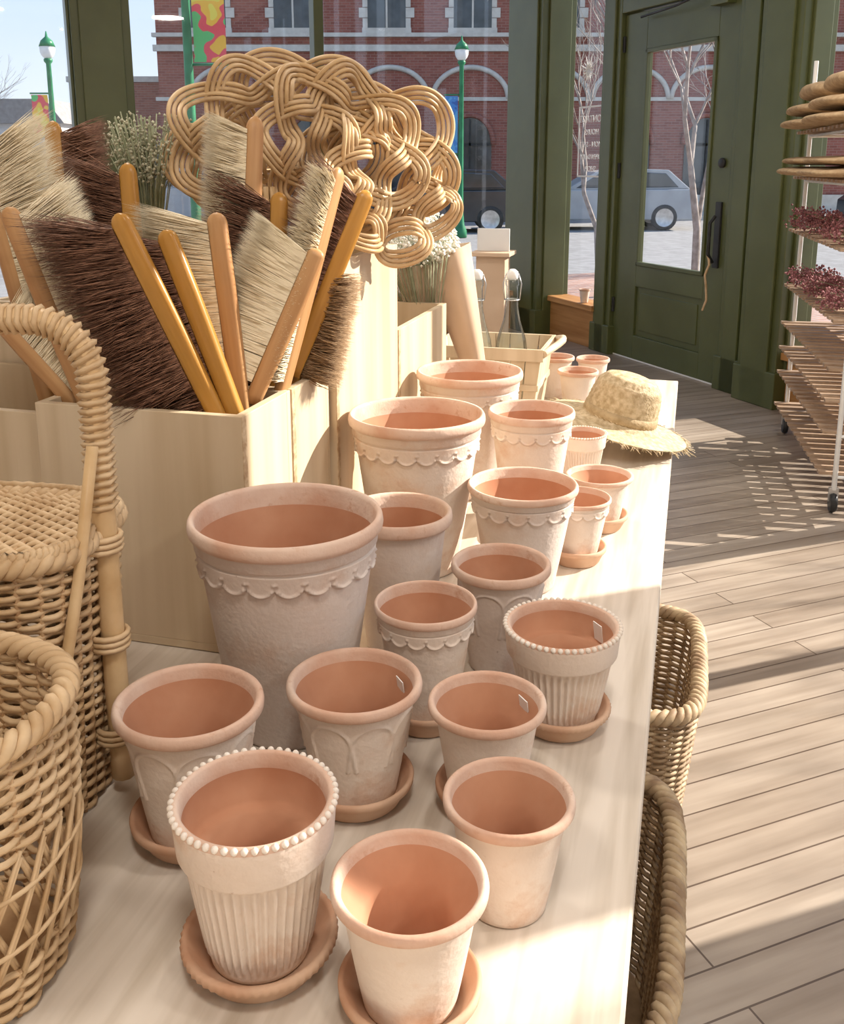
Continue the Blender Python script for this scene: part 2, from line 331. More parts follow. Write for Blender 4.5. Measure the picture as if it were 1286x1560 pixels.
# ------------------------------------------------------------------ pots
def pot(x,y,R,h,style,z0=TZ,saucer=False,grey=False,tag=False,rot=0.,sR=None):
    if saucer:
        sr=sR or R*.98; mb=MB()
        pr=[(sr*.72,.0),(sr*.78,.003),(sr*.93,.019),(sr*.99,.021),(sr,.026),(sr*.97,.029),(sr*.91,.027),(sr*.74,.010),(.001,.009)]
        nb=54 if style=='bead' else 0
        mb.lathe(pr,108,0,disp=(lambda a,z,i:.0014*abs(math.sin(a*27)) if (nb and 2<i<6) else 0))
        obj('terracotta_saucer',mb,[M_saucer],(x,y,z0)); z0+=.0095; h-=.0095
    n=240 if style!='plain' else 96
    rb=R*.60
    prof=[];mats=[]
    if style=='scallop': rt=.90*R; ze=.86*h
    elif style=='arch': rt=.87*R; ze=.88*h
    elif style=='bead': rt=.84*R; ze=.70*h
    else: rt=.87*R; ze=.88*h
    N=20 if R>.09 else 16
    fz1=.855*h; lobe=2*pi*R*.85/N*.48; fz0=fz1-.035*h
    def rad(z):
        u=z/ze; return rb+(rt-rb)*(u**.92)
    zs=[0,.002,.006]
    if style=='scallop':
        zs+=list(np.linspace(.015,fz0-lobe-.004,8))+list(np.linspace(fz0-lobe-.003,fz1+.002,30))
    elif style=='arch':
        zs+=list(np.linspace(.012,.35*h,5))+list(np.linspace(.37*h,.84*h,52))
    elif style=='bead': zs+=list(np.linspace(.010,ze-.006,14))
    else: zs+=list(np.linspace(.012,ze-.004,12))
    for z in zs: prof.append((rad(z) - (.002 if z==0 else 0),z)); mats.append(0)
    nbody=len(prof)
    if style=='scallop':
        rim=[(R*.925,.875*h),(R*.94,.882*h),(R*.94,.918*h),(R*.965,.930*h),(R*.992,.942*h),(R,.96*h),(R*.992,.985*h),(R*.972,h),(R*.94,.998*h),(R*.92,.98*h)]
        inn=R*.905
    elif style=='arch' or style=='plain':
        rim=[(R*.90,.90*h),(R*.965,.908*h),(R*.995,.925*h),(R,.955*h),(R*.99,.985*h),(R*.955,h),(R*.91,.992*h),(R*.88,.972*h)]
        inn=R*.86
    else:
        rim=[(R*.87,.70*h),(R*.93,.715*h),(R*.945,.73*h),(R*.975,.90*h),(R*.985,.93*h),(R*.99,.96*h),(R*.97,.99*h),(R*.93,h),(R*.885,.985*h)]
        inn=R*.86
    for p in rim: prof.append(p); mats.append(1)
    if style=='bead': mats[nbody:nbody+5]=[0]*5
    if style=='scallop': mats[nbody:nbody+3]=[0]*3
    prof.append((inn,.90*h)); mats.append(2)
    if style=='bead': prof.append((inn-.002,.70*h)); mats.append(2); prof.append((inn-.008,.68*h)); mats.append(2)
    for u in (.6,.35,.15): prof.append((rb-.009+(inn-.01-rb+.009)*u*1.05,h*u+.01)); mats.append(2)
    prof.append((rb-.012,.013)); mats.append(2); prof.append((rb-.02,.010)); mats.append(2); prof.append((.001,.010))
    def disp(a,z,i):
        if i>=nbody: return 0
        if style=='scallop':
            if z>fz1+.0015 or z<fz0-lobe-.002: return 0
            fr=(a+rot)*N/(2*pi)%1; q=(fr-.5)*2
            zl=fz0-lobe*math.sqrt(max(0,1-q*q))
            d=(z-zl)
            val=max(0,min(1,d/.0018+.3))
            edge=math.exp(-((d-.002)/.0018)**2)
            return (.0022*val+.0020*edge)*(R/.08)**.5
        if style=='arch':
            A=8; out=0; hw=pi*R*.82/A*1.0
            fr=((a+rot)*A/(2*pi))%1; q=abs(fr-.5)*2
            # round-headed arches whose legs taper together
            s_=q*hw; top=.82*h; cr=hw*.98
            zc=top-cr+math.sqrt(max(0,cr*cr-s_*s_))
            if z>top-cr: d=abs(math.hypot(s_,z-(top-cr))-cr)
            else:
                leg=hw*(1+.0*(z))*max(0.0,1-((top-cr-z)/(.30*h))*.25); d=abs(s_-leg) if z>.40*h else 1
            out=math.exp(-(d/.0013)**2)
            return .0022*out
        if style=='bead':
            if z<.012 or z>.66*h: return 0
            return .0020*math.cos(a*44)
        return 0
    mb=MB(); mb.lathe(prof,n,mats,disp=disp)
    if style=='bead':
        nb=54
        for i in range(nb):
            a=2*pi*i/nb; mb.ball((R*.975*math.cos(a),R*.975*math.sin(a),h*.985),R*.046,3,8,5)
    if tag:
        M=Matrix.Rotation(math.radians(25),4,'Z')@Matrix.Translation((inn-.0075,0,.80*h))@Matrix.Rotation(math.radians(-8),4,'Y')
        mb.box((-.0005,-.008,-.010),(.0005,.008,.012),4,M)
    obj('terracotta_pot',mb,[M_clayout2 if grey else M_clayout,M_clayrim,M_clayin,M_bead,M_white],(x,y,z0+.0003),0)
pot(-.009,.618,.0582,.112,'plain',saucer=True,sR=.054)
pot(-.129,.665,.0640,.148,'bead',saucer=True,sR=.061)
pot(.073,.727,.0557,.105,'plain')
pot(-.214,.815,.0685,.142,'arch',saucer=True,sR=.060)
pot(-.066,.872,.0665,.130,'arch',saucer=True,tag=True,sR=.058)
pot(.063,.858,.0574,.116,'plain',saucer=True,tag=True,sR=.050)
pot(.156,1.005,.065,.123,'bead',saucer=True,tag=True,sR=.056)
pot(.004,1.010,.0575,.147,'scallop',saucer=True,sR=.050)
pot(.098,1.140,.062,.140,'arch',grey=True)
pot(-.148,1.012,.106,.25,'scallop',grey=True)
pot(-.030,1.190,.069,.19,'plain',grey=True)
pot(.149,1.385,.082,.16,'scallop',grey=True)
pot(.247,1.475,.0516,.108,'scallop',saucer=True,sR=.047)
pot(.307,1.625,.0583,.097,'plain',saucer=True,sR=.052)
pot(-.008,1.456,.105,.25,'scallop')
pot(.090,1.82,.101,.24,'scallop')
pot(.192,1.672,.076,.20,'scallop')
pot(.318,1.885,.049,.10,'bead')
pot(.395,2.44,.052,.11,'plain'); pot(.46,2.60,.045,.11,'plain'); pot(.36,2.60,.05,.115,'plain')
# ------------------------------------------------------------------ hat
mb=MB()
pr=[(.001,.112),(.03,.111),(.055,.105),(.072,.088),(.079,.058),(.082,.03),(.086,.012),(.10,.004),(.13,.000),(.162,-.006),(.162,-.009),(.13,-.003),(.10,.001),(.084,.008),(.079,.03),(.076,.056),(.068,.084),(.05,.101),(.001,.108)]
pr2=[]
for i in range(len(pr)-1):
    for j in range(6):
        u=j/6; pr2.append((pr[i][0]*(1-u)+pr[i+1][0]*u,pr[i][1]*(1-u)+pr[i+1][1]*u))
pr2.append(pr[-1])
mb.lathe(pr2,120,0,disp=lambda a,z,i:.0010*math.sin(a*40+(i%2)*pi)+.0010*(i%2),sx=1,sy=.88)
mb.lathe([(.0855,.012),(.0862,.016),(.0842,.032),(.081,.032)],64,1,sx=1,sy=.89)
for i in range(300):
    a=random.random()*2*pi; r=.160; c=Vector((r*math.cos(a),r*math.sin(a)*.88,-.007)); d=Vector((math.cos(a+random.uniform(-.8,.8)),math.sin(a+random.uniform(-.8,.8)),random.uniform(-.3,.15)))*random.uniform(.008,.025)
    mb.tube([c,c+d*.5,c+d+Vector((0,0,-.003))],.0007,3,0)
obj('straw_hat',mb,[M_straw,M_band],(.435,2.115,TZ+.060),rot=(math.radians(7),math.radians(14),.3))
# ------------------------------------------------------------------ trug with bottles
mb=MB(); W,D,H=.27,.22,.185
def ring(z,w,d,th,m,zh):
    mb.box((-w/2,-d/2,z),(w/2,-d/2+th,z+zh),m); mb.box((-w/2,d/2-th,z),(w/2,d/2,z+zh),m)
    mb.box((-w/2,-d/2+th,z),(-w/2+th,d/2-th,z+zh),m); mb.box((w/2-th,-d/2+th,z),(w/2,d/2-th,z+zh),m)
mb.box((-W*.42,-D*.42,.001),(W*.42,D*.42,.01))
def slat(P,Q):
    vs=P+Q; mb.add(vs,[(0,1,2,3),(7,6,5,4),(0,4,5,1),(1,5,6,2),(2,6,7,3),(3,7,4,0)],0,False)
for i in range(7):
    u=-W/2+W*(i+.5)/7; ub=u*.84
    for sg in (-1,1):
        slat([(ub-.014,sg*D*.42,.0),(ub+.014,sg*D*.42,0),(u+.0185,sg*D*.49,H),(u-.0185,sg*D*.49,H)],[(ub-.014,sg*(D*.42-.003),.0),(ub+.014,sg*(D*.42-.003),0),(u+.0185,sg*(D*.49-.003),H),(u-.0185,sg*(D*.49-.003),H)])
for i in range(5):
    u=-D/2+D*(i+.5)/5; ub=u*.84
    for sg in (-1,1):
        slat([(sg*W*.42,ub-.016,.0),(sg*W*.42,ub+.016,0),(sg*W*.49,u+.021,H),(sg*W*.49,u-.021,H)],[(sg*(W*.42-.003),ub-.016,.0),(sg*(W*.42-.003),ub+.016,0),(sg*(W*.49-.003),u+.021,H),(sg*(W*.49-.003),u-.021,H)])
ring(H-.03,W+.006,D+.006,.005,0,.03); ring(.08,W*.91+.006,D*.91+.006,.004,0,.015)
mb.tube([(W/2+.004,-D/2,H-.01),(W/2+.03,-D*.2,H+.004),(W/2+.035,0,H+.006),(W/2+.03,D*.2,H+.004),(W/2+.004,D/2,H-.01)],.009,8,0)
tc=TW(-.450,1.76)
obj('wooden_trug',mb,[M_ply],tc,TR,bevel=.001)
def bottle(x,y,z):
    mb=MB()
    mb.lathe([(.001,.0),(.036,.0),(.038,.006),(.038,.12),(.034,.15),(.020,.19),(.0145,.22),(.0135,.265),(.016,.268),(.016,.28),(.011,.281)],24,0)
    mb.lathe([(.010,.279),(.013,.283),(.013,.296),(.006,.302)],12,1)
    for sg in (-1,1): mb.tube([(sg*.014,.004,.292),(sg*.021,.004,.27),(sg*.017,.0,.235)],.0016,5,2)
    mb.tube([(.0165*math.cos(a),.0165*math.sin(a),.236) for a in np.linspace(0,2*pi,16,endpoint=False)],.0016,5,2,closed=True)
    o=obj('swing_top_bottle',mb,[M_bottle,M_white,M_metal],(x,y,z)); o.scale=(1.1,1.1,1.16)
for a,b in ((-.50,1.76),(-.415,1.79)):
    p=TW(a,b); bottle(p.x,p.y,TZ+.0105)
mb=MB(); mb.box((-.10,-.10,0),(.10,.10,.03)); mb.box((-.055,-.055,.03),(.055,.055,.96)); mb.box((-.075,-.075,.96),(.075,.075,.975)); mb.box((-.062,-.004,.975),(.062,.004,1.06),1)
obj('display_pedestal',mb,[M_kraft,M_stucco],(.27,3.75,.0),TR,bevel=.002)
# ------------------------------------------------------------------ bouquet
def bouquet(base,top,rp,rfl,mfl,name,nf=350,rb=.018):
    mb=MB(); B=Vector(base);T=Vector(top); d=(T-B); L=d.length; M=d.to_track_quat('Z','Y').to_matrix().to_4x4()
    mb.lathe([(rb,0),(rp*.55,L*.4),(rp,L*.8),(rp*1.15,L*.86),(rp*1.1,L*.86),(rp*.9,L*.78),(.004,.02)],28,0,M=M,disp=lambda a,z,i:.006*math.sin(a*3)*(z/L))
    for i in range(nf):
        a=random.random()*2*pi; u=random.random()**.5; zz=random.uniform(-.5,.9)
        p=Vector((rfl*u*math.cos(a),rfl*u*math.sin(a),L*.93+rfl*zz*math.sqrt(max(0.05,1-u*u))))
        pw=M@p; mb.octa(pw,random.uniform(.0025,.0055),1)
        if i%4==0:
            pb=M@Vector((rp*.4*u*math.cos(a),rp*.4*u*math.sin(a),L*.45)); mb.tube([pb,(pb+pw)/2,pw],.0007,3,2)
    obj(name,mb,[M_kraft,mfl,M_stem],base)
p=TW(-.53,1.47)
bouquet((p.x,p.y,TZ+.002),(p.x-.045,p.y-.03,TZ+.475),.050,.092,M_flower,'wrapped_babys_breath_bouquet',1500)
p=TW(-.405,1.50); mb=MB(); d=Vector((-.115,.0,.44)); L=d.length; M=d.to_track_quat('Z','Y').to_matrix().to_4x4()
mb.lathe([(.006,0),(.030,L*.4),(.052,L*.8),(.062,L*.98),(.060,L*.98),(.049,L*.78),(.027,L*.4),(.001,.02)],36,0,M=M,disp=lambda a,z,i:.007*math.sin(a*2+1)*(z/L)+.004*math.sin(a*5)*(z/L))
obj('kraft_paper_cone',mb,[M_kraft],(p.x,p.y,TZ+.003))
def dried(x,y,z,h,spread,name,ms,nn=70,mf=None):
    mb=MB()
    for i in range(nn):
        a=random.random()*2*pi; u=random.random()
        tip=Vector((spread*u*math.cos(a),spread*u*math.sin(a),h*random.uniform(.75,1)))
        mid=tip*.5+Vector((0,0,.03)); mb.tube([(0.01*math.cos(a),.01*math.sin(a),0),mid,tip],.0011,3,0)
        for j in range(9):
            w=random.uniform(.55,1); q=mid.lerp(tip,(w-.5)*2)+Vector((random.gauss(0,.009),random.gauss(0,.009),random.gauss(0,.006)))
            mb.octa(q,random.uniform(.0015,.0035),1)
    mb.box((-.03,-.03,-.25),(.03,.03,.02),2)
    obj(name,mb,[ms,mf or ms,M_ply],(x,y,z))
M_drg=noisy('dried_grass',(.42,.40,.28),(.60,.57,.42),40,.8,0)
p=TW(-.86,.83); dried(p.x,p.y,TZ+.45,.25,.075,'dried_flower_bunch',M_stem,110,M_drg)
# ------------------------------------------------------------------ brushes
def brush(top,bot,bd,blen,mat,wm=M_handle,jit=.15,n=900,start=.15,fan=.5,w=.026,t=.016):
    A=Vector(bot);B=Vector(top); d=(B-A); L=d.length; d.normalize()
    b=Vector(bd); b=(b-d*b.dot(d)).normalized(); nn=d.cross(b)
    mb=MB()
    K=18; vs=[];S=12
    for i in range(K+1):
        u=i/K; 
        if i>=K-5: u=[.955,.972,.984,.992,.998,1.0][i-(K-5)]
        zz=L*u; e=1.0
        if u>.95: e=math.sqrt(max(.04,1-((u-.95)/.05)**2))
        ww=w*(.85+.2*math.sin(u*pi*.8))*e*.5; tt=t*e*.5
        for k in range(S):
            a=2*pi*k/S; c=math.copysign(abs(math.cos(a))**.6,math.cos(a)); s_=math.copysign(abs(math.sin(a))**.6,math.sin(a))
            vs.append((ww*c,tt*s_,zz))
    fs=[(i*S+k,i*S+(k+1)%S,(i+1)*S+(k+1)%S,(i+1)*S+k) for i in range(K) for k in range(S)]
    fs.append(tuple(range(S-1,-1,-1))); fs.append(tuple(K*S+k for k in range(S)))
    mb.add(vs,fs,0)
    for i in range(n):
        s=start+(.95-start)*random.random(); side=random.choice((-1,-.33,.33,1))*t*.42
        root=Vector((w*.42,side,L*s)); l=blen*random.uniform(.86,1.04)
        q=(s-.55)*2; q=max(q,-.05)
        tip=root+Vector((l,random.gauss(0,jit*.5)*l+side*1.5,fan*q*l*.7+random.gauss(0,jit*.28)*l))
        mid=root.lerp(tip,.5)+Vector((random.gauss(0,jit*.1)*l,random.gauss(0,jit*.12)*l,random.gauss(0,jit*.12)*l))
        r=.0008
        vs=[];
        for c,rr in ((root,r),(mid,r*.9)):
            for kk in range(3):
                a=2*pi*kk/3; vs.append((c.x,c.y+rr*math.cos(a),c.z+rr*math.sin(a)))
        vs.append(tuple(tip))
        mb.add(vs,[(0,1,4,3),(1,2,5,4),(2,0,3,5),(3,4,6),(4,5,6),(5,3,6)],1)
    M=Matrix((b,nn,d)).transposed()
    if M.determinant()<0: M=Matrix((b,-nn,d)).transposed()
    o=obj('bench_brush',mb,[wm,mat],A); o.rotation_euler=M.to_euler()
def br(top,bot,bd,bl,mat,**kw):
    T=Vector(top);B=Vector(bot); d=B-T; k=1.10; E=T+d*k
    brush(top,tuple(E),bd,bl,mat,start=kw.pop('start',(1-1/k)+.03),**kw)
br((-.371,1.215,1.240),(-.262,1.205,.997),(-.95,.18,.12),.115,M_brbrown,jit=.3,n=2800,fan=.9,start=.22)
br((-.3195,1.235,1.219),(-.240,1.21,1.0),(-.9,.25,.1),.085,M_brbrown,jit=.3,n=2000,fan=.7)
br((-.261,1.265,1.239),(-.238,1.255,.996),(-.95,.2,.15),.105,M_brcream,wm=M_handle2,jit=.09,n=2400,fan=.6)
br((-.136,1.30,1.19),(-.2166,1.265,1.009),(-.85,.0,.3),.088,M_brcream,wm=M_handle2,jit=.04,n=2700,fan=.5)
br((-.077,1.42,1.262),(-.175,1.37,1.03),(-.9,-.1,.3),.085,M_brbrown,jit=.3,n=2100,fan=.6)
br((-.1115,1.36,1.294),(-.191,1.31,1.0),(-.45,-.8,.1),.045,M_brcream,wm=M_handle2,jit=.2,n=2000,fan=.4)
br((-.199,1.40,1.26),(-.205,1.34,.98),(-.95,.1,.2),.10,M_brbrown,jit=.3,n=2200,fan=.9)
br((-.235,1.44,1.364),(-.25,1.36,1.0),(-.9,-.2,.2),.065,M_brcream,wm=M_handle2,jit=.12,n=2200,fan=.5)
br((-.543,1.50,1.36),(-.52,1.44,1.02),(.95,.2,.1),.07,M_brbrown,jit=.3,n=1900,fan=.5)
br((-.53,1.28,1.245),(-.44,1.255,.995),(.95,.2,.2),.085,M_brcream,wm=M_handle2,jit=.12,n=2400,fan=.6)
br((-.615,1.40,1.335),(-.54,1.37,.99),(.9,-.1,.3),.10,M_brcream,wm=M_handle2,jit=.12,n=2600,fan=.6)
br((-.56,1.29,1.10),(-.46,1.27,.99),(.4,.0,.9),.06,M_brcream,wm=M_handle2,jit=.08,n=1300,fan=.3)
br((-.150,1.405,1.15),(-.185,1.38,1.0),(.95,-.1,-.2),.060,M_brtan,jit=.35,n=1900,fan=.4)
br((-.42,1.44,1.30),(-.40,1.39,.99),(-.9,.1,.2),.09,M_brbrown,jit=.3,n=1900,fan=.8)
# ------------------------------------------------------------------ carpet beaters
def beater(c,R,rotm,q=2.5,amp=.34,ns=4,hx=None,ph=0,turns=2,ys=.92):
    mb=MB(); M=Euler(rotm).to_matrix(); C=Vector(c)
    r0=R/(1+amp)
    def P(t):
        r=r0*(1+amp*math.cos(q*t+ph)); return Vector((r*math.cos(t),r*math.sin(t)*ys,0))
    N=320
    for k_ in range(ns):
        off=(k_-(ns-1)/2)
        pts=[]
        for i in range(N):
            t=2*pi*turns*i/N
            p=P(t); d=(P(t+.01)-p).normalized(); nn=Vector((-d.y,d.x,0))
            p=p+nn*off*.0078; p.z=.016*math.sin(q*2*t+ph*2)+.015*math.cos(2*t)+.002*math.sin(11*t+off)
            pts.append(C+M@p)
        mb.tube(pts,.0037,6,k_%2,closed=True)
    if hx:
        for k_ in range(3):
            o=(k_-1)*.010
            mb.tube([C+M@Vector((o,-R*.5,.012)),C+M@Vector((o,-R*.95,.01)),Vector((hx[0]+o,hx[1],1.10)),Vector((hx[0]+o,hx[1],.70))],.0045,6,0)
    obj('rattan_carpet_beater',mb,[M_rattan,M_wickpale])
ra=math.radians
beater((-.245,1.56,1.330),.136,(ra(82),ra(0),ra(15)),3.5,.26,4,(-.26,1.60))
beater((-.195,1.63,1.350),.135,(ra(86),ra(8),ra(5)),2.5,.34,4,None,.8)
beater((-.125,1.58,1.325),.135,(ra(80),ra(25),ra(20)),3.5,.26,4,(-.16,1.63),.3)
beater((-.070,1.66,1.310),.130,(ra(85),ra(-12),ra(10)),2.5,.34,4,None,1.9)
beater((-.050,1.60,1.265),.125,(ra(76),ra(15),ra(40)),3.5,.28,4,None,1.0)
beater((-.345,1.70,1.30),.085,(ra(90),ra(15),ra(20)),1.5,.42,3,None,1.4)
# ------------------------------------------------------------------ wicker baskets
def sup(a,rx,ry,p):
    c=math.cos(a); s=math.sin(a)
    return Vector((rx*math.copysign(abs(c)**(2/p),c),ry*math.copysign(abs(s)**(2/p),s),0))
def basket(name,loc,rz,rx,ry,h,taper,nst,rows,p,mats,wr=.0034,gap=None,rimr=.012,bulge=0,extra=None,floorz=.004,fill=True):
    mb=MB(); NP=nst*4
    NN=720; base=[sup(2*pi*i/NN,1*rx,1*ry,p) for i in range(NN)]
    L=[0]
    for i in range(NN): L.append(L[-1]+(base[(i+1)%NN]-base[i]).length)
    def at(u):
        u=(u%1)*L[-1]
        i=min(NN-1,max(0,bisect.bisect_right(L,u)-1)); f=(u-L[i])/max(1e-9,L[i+1]-L[i])
        return base[i].lerp(base[(i+1)%NN],f)
    B=[at(i/NP) for i in range(NP)]
    Nn=[]
    for i in range(NP):
        d=B[(i+1)%NP]-B[i-1]; v=Vector((d.y,-d.x,0)); Nn.append(v.normalized() if v.length>0 else Vector((1,0,0)))
    def sc(z): u=z/h; return taper+(1-taper)*u+bulge*math.sin(pi*u)
    def pt(i,z,o): q=B[i%NP]*sc(z)+Nn[i%NP]*o; return Vector((q.x,q.y,z))
    for j in range(rows):
        z=.006+(h-.012)*j/(rows-1)
        if gap and gap[0]<z<gap[1]: continue
        mb.tube([pt(i,z,(wr*1.25)*math.sin(i*pi/4+pi*j+.001)) for i in range(NP)],wr,5,j%2*(3 if len(mats)>3 else 0),closed=True)
    for k_ in range(nst):
        if gap:
            mb.tube([pt(k_*4,z,0) for z in np.linspace(.002,gap[0],3)],wr*.95,5,1); mb.tube([pt(k_*4,z,0) for z in np.linspace(gap[1],h,3)],wr*.95,5,1)
        else: mb.tube([pt(k_*4,z,0) for z in np.linspace(.002,h,8)],wr*.95,5,1)
    if gap:
        g0,g1=gap; zz=np.linspace(g0-.004,g1+.004,5)
        for k_ in range(0,nst):
            for sg in (1,-1):
                for e in (0,.005):
                    pts=[pt(int(k_*4+sg*round(8*(i/4))),zz[i]+e,.003*sg) for i in range(5)]
                    mb.tube(pts,wr*.62,5,0)
        for zc in (g0+(g1-g0)/4,g0+3*(g1-g0)/4): mb.tube([pt(i,zc,.004) for i in range(NP)],wr*.7,5,0,closed=True)
    if rimr:
        for ph in range(3):
            pts=[]
            NR=NP*2
            for i in range(NR):
                a=2*pi*round(nst*.6)*i/NR+2*pi*ph/3
                q=pt(i//2,h,0).lerp(pt(i//2+1,h,0),.5*(i%2))
                pts.append(q+Nn[(i//2)%NP]*rimr*.6*math.cos(a)+Vector((0,0,rimr*.5*math.sin(a)+rimr*.4)))
            mb.tube(pts,rimr*.5,6,0,closed=True)
    if fill:
        vs=[pt(i,floorz,-.003) for i in range(NP)]; mb.add(vs,[tuple(range(NP))],1)
    if extra: extra(mb,pt,Nn,NP)
    obj(name,mb,mats,loc,rz)
def hamper_extra(mb,pt,Nn,NP):
    h=.275; rx,ry=.215,.10
    for j in range(30):
        y=-ry+2*ry*(j+.5)/30
        xm=rx*(max(0,1-abs(y/ry)**4))**.25
        N=80; mb.tube([(-xm+2*xm*i/N,y,h+.006+.0026*math.sin(i*pi/2*1.0+pi*j)) for i in range(N+1)],.0034,5,0)
    for i in range(20):
        x=-rx*.95+2*rx*.95*i/19; ym=ry*(max(0,1-abs(x/rx)**4))**.25
        mb.tube([(x,-ym,h+.006),(x,ym,h+.006)],.0025,5,1)
    N=200
    for ph in range(3):
        mb.tube([sup(2*pi*i/N,rx,ry,4)+Vector((0,0,h+.010))+Vector((.004*math.cos(2*pi*36*i/N+ph*2.09),0,.004*math.sin(2*pi*36*i/N+ph*2.09))) for i in range(N)],.0036,5,0,closed=True)
    pts=[]
    hx=rx+.006; ht=.482; rb_=.055
    pts+= [Vector((hx,0,z)) for z in np.linspace(.02,ht-rb_,14)]
    for i in range(1,9):
        a=pi/2*i/8; pts.append(Vector((hx-rb_+rb_*math.cos(a),0,ht-rb_+rb_*math.sin(a))))
    tl=[Vector((-p.x,p.y,p.z)) for p in reversed(pts)]
    full=pts+tl
    mb.tube(full,.0115,10,2)
    wr=[]
    seg=full[9:-9]
    for i in range(len(seg)-1):
        a_,b_=seg[i],seg[i+1]; l=(b_-a_).length; m=max(2,int(l/.0013))
        t=(b_-a_).normalized(); s1=Vector((0,1,0)); s2=t.cross(s1)
        for j in range(m):
            q=a_.lerp(b_,j/m); an=(len(wr))*2*pi/6; wr.append(q+s1*.0128*math.cos(an)+s2*.0128*math.sin(an))
    mb.tube(wr,.0032,4,0)
    for z in (.07,.17,.27):
        for dz in (-.006,0,.006):
            mb.tube([(hx+.018*math.cos(a)-.004,.018*math.sin(a),z+dz) for a in np.linspace(0,2*pi,14,endpoint=False)],.003,5,0,closed=True)
    mb.tube([(hx+.004,-.02,.37),(hx-.005,-.05,.25),(hx-.02,-.085,.12),(hx-.03,-.10,.02)],.006,6,2)
basket('lidded_wicker_hamper',(-.520,.905,TZ),-.12,.212,.098,.272,.93,56,44,4,[M_wickpale,M_wick,M_rattan],wr=.0030,extra=hamper_extra)
basket('openwork_wicker_basket',(-.437,.665,TZ),-.12,.165,.105,.225,.90,40,36,2.6,[M_wickpale,M_wick,M_wick],wr=.0029,gap=(.045,.14),rimr=.010,bulge=.04,fill=True)
p=TW(-.105,1.10); basket('willow_storage_basket',(p.x,p.y,.0805),TR,.180,.215,.30,.84,52,48,5,[M_wickmix,M_wickgrey,M_wickgrey,M_wickgrey],wr=.0036,rimr=.015)
p=TW(-.130,.46); basket('willow_storage_basket',(p.x,p.y,.0805),TR,.172,.255,.30,.86,56,48,5,[M_wickmix,M_wickgrey,M_wickgrey,M_wickgrey],wr=.0036,rimr=.015)
# ------------------------------------------------------------------ rolling rack
mb=MB()
LW,LD=.34,1.15; KR=math.radians(-11.2); kx=Vector((math.cos(KR),math.sin(KR),0)); ky=Vector((-math.sin(KR),math.cos(KR),0))
for x in (0,LW):
    for y in (0,LD):
        mb.tube([(x,y,.09),(x,y,1.75)],.010,8,0)
        mb.lathe([(.001,-.012),(.035,-.012),(.04,0),(.035,.012),(.001,.012)],16,2,M=Matrix.Translation((x,y,.0405))@Matrix.Rotation(pi/2,4,'Y'))
        mb.box((x-.018,y-.006,.045),(x+.018,y+.006,.1),3)
for z in (.14,.30,.42,.54,.72,.98,1.22,1.42):
    for y in (0,LD): mb.tube([(0,y,z),(LW,y,z)],.007,6,0)
    for x in (0,LW): mb.tube([(x,0,z),(x,LD,z)],.007,6,0)
    nsl=15
    for i in range(nsl):
        y=.02+(LD-.04)*i/(nsl-1); mb.box((-.06,y-.020,z+.008),(LW+.02,y+.020,z+.020),1)
p=(1.565,3.56,0)
obj('rolling_shelf_rack',mb,[M_white,M_slat,M_black,M_metal],p,KR,bevel=.001)
def RW(x,y,z): q=Vector(p)+kx*x+ky*y; return (q.x,q.y,z)
def sack(x,y,z,rx,ry,rzz,name='folded_burlap_sack'):
    mb=MB(); pr=[]
    for i in range(13):
        a=-pi/2+pi*i/12; pr.append((max(.001,math.cos(a)**.35),math.sin(a)))
    n=48; vs=[]
    for (r,zz) in pr:
        for k in range(n):
            a=2*pi*k/n; q=sup(a,rx*r,ry*r,5); vs.append((q.x+.006*math.sin(a*5+zz*2),q.y+.006*math.cos(a*7),rzz+zz*rzz*(1+.10*math.sin(a*3))*(1-.35*abs(math.cos(a))*.5)))
    fs=[(i*n+k,i*n+(k+1)%n,(i+1)*n+(k+1)%n,(i+1)*n+k) for i in range(12) for k in range(n)]
    mb.add(vs,fs,0); obj(name,mb,[M_burlap],RW(x,y,z),KR+.05)
for yy in (.30,.85):
    sack(.09,yy,1.442,.25,.25,.024); sack(.10,yy,1.494,.24,.24,.030); sack(.12,yy,1.557,.21,.22,.045)
    sack(.09,yy,1.242,.25,.25,.022); sack(.10,yy,1.289,.24,.24,.020)
def flowers(x,y,z):
    mb=MB()
    for i in range(60):
        a=random.random()*2*pi; q=Vector((random.uniform(-.16,.02),random.gauss(0,.05),random.uniform(.03,.09)))
        mb.tube([(.20,0,.022),(.1,q.y*.4,.03),q],.0015,3,0)
        for j in range(14): mb.octa(q+Vector((random.gauss(0,.013),random.gauss(0,.013),random.gauss(0,.012))),random.uniform(.003,.007),1)
    obj('dried_purple_bouquet',mb,[M_stem,M_purple],RW(x,y,z),KR)
for yy in (.18,.55,.92): flowers(.09,yy,1.0); flowers(.09,yy,.74)
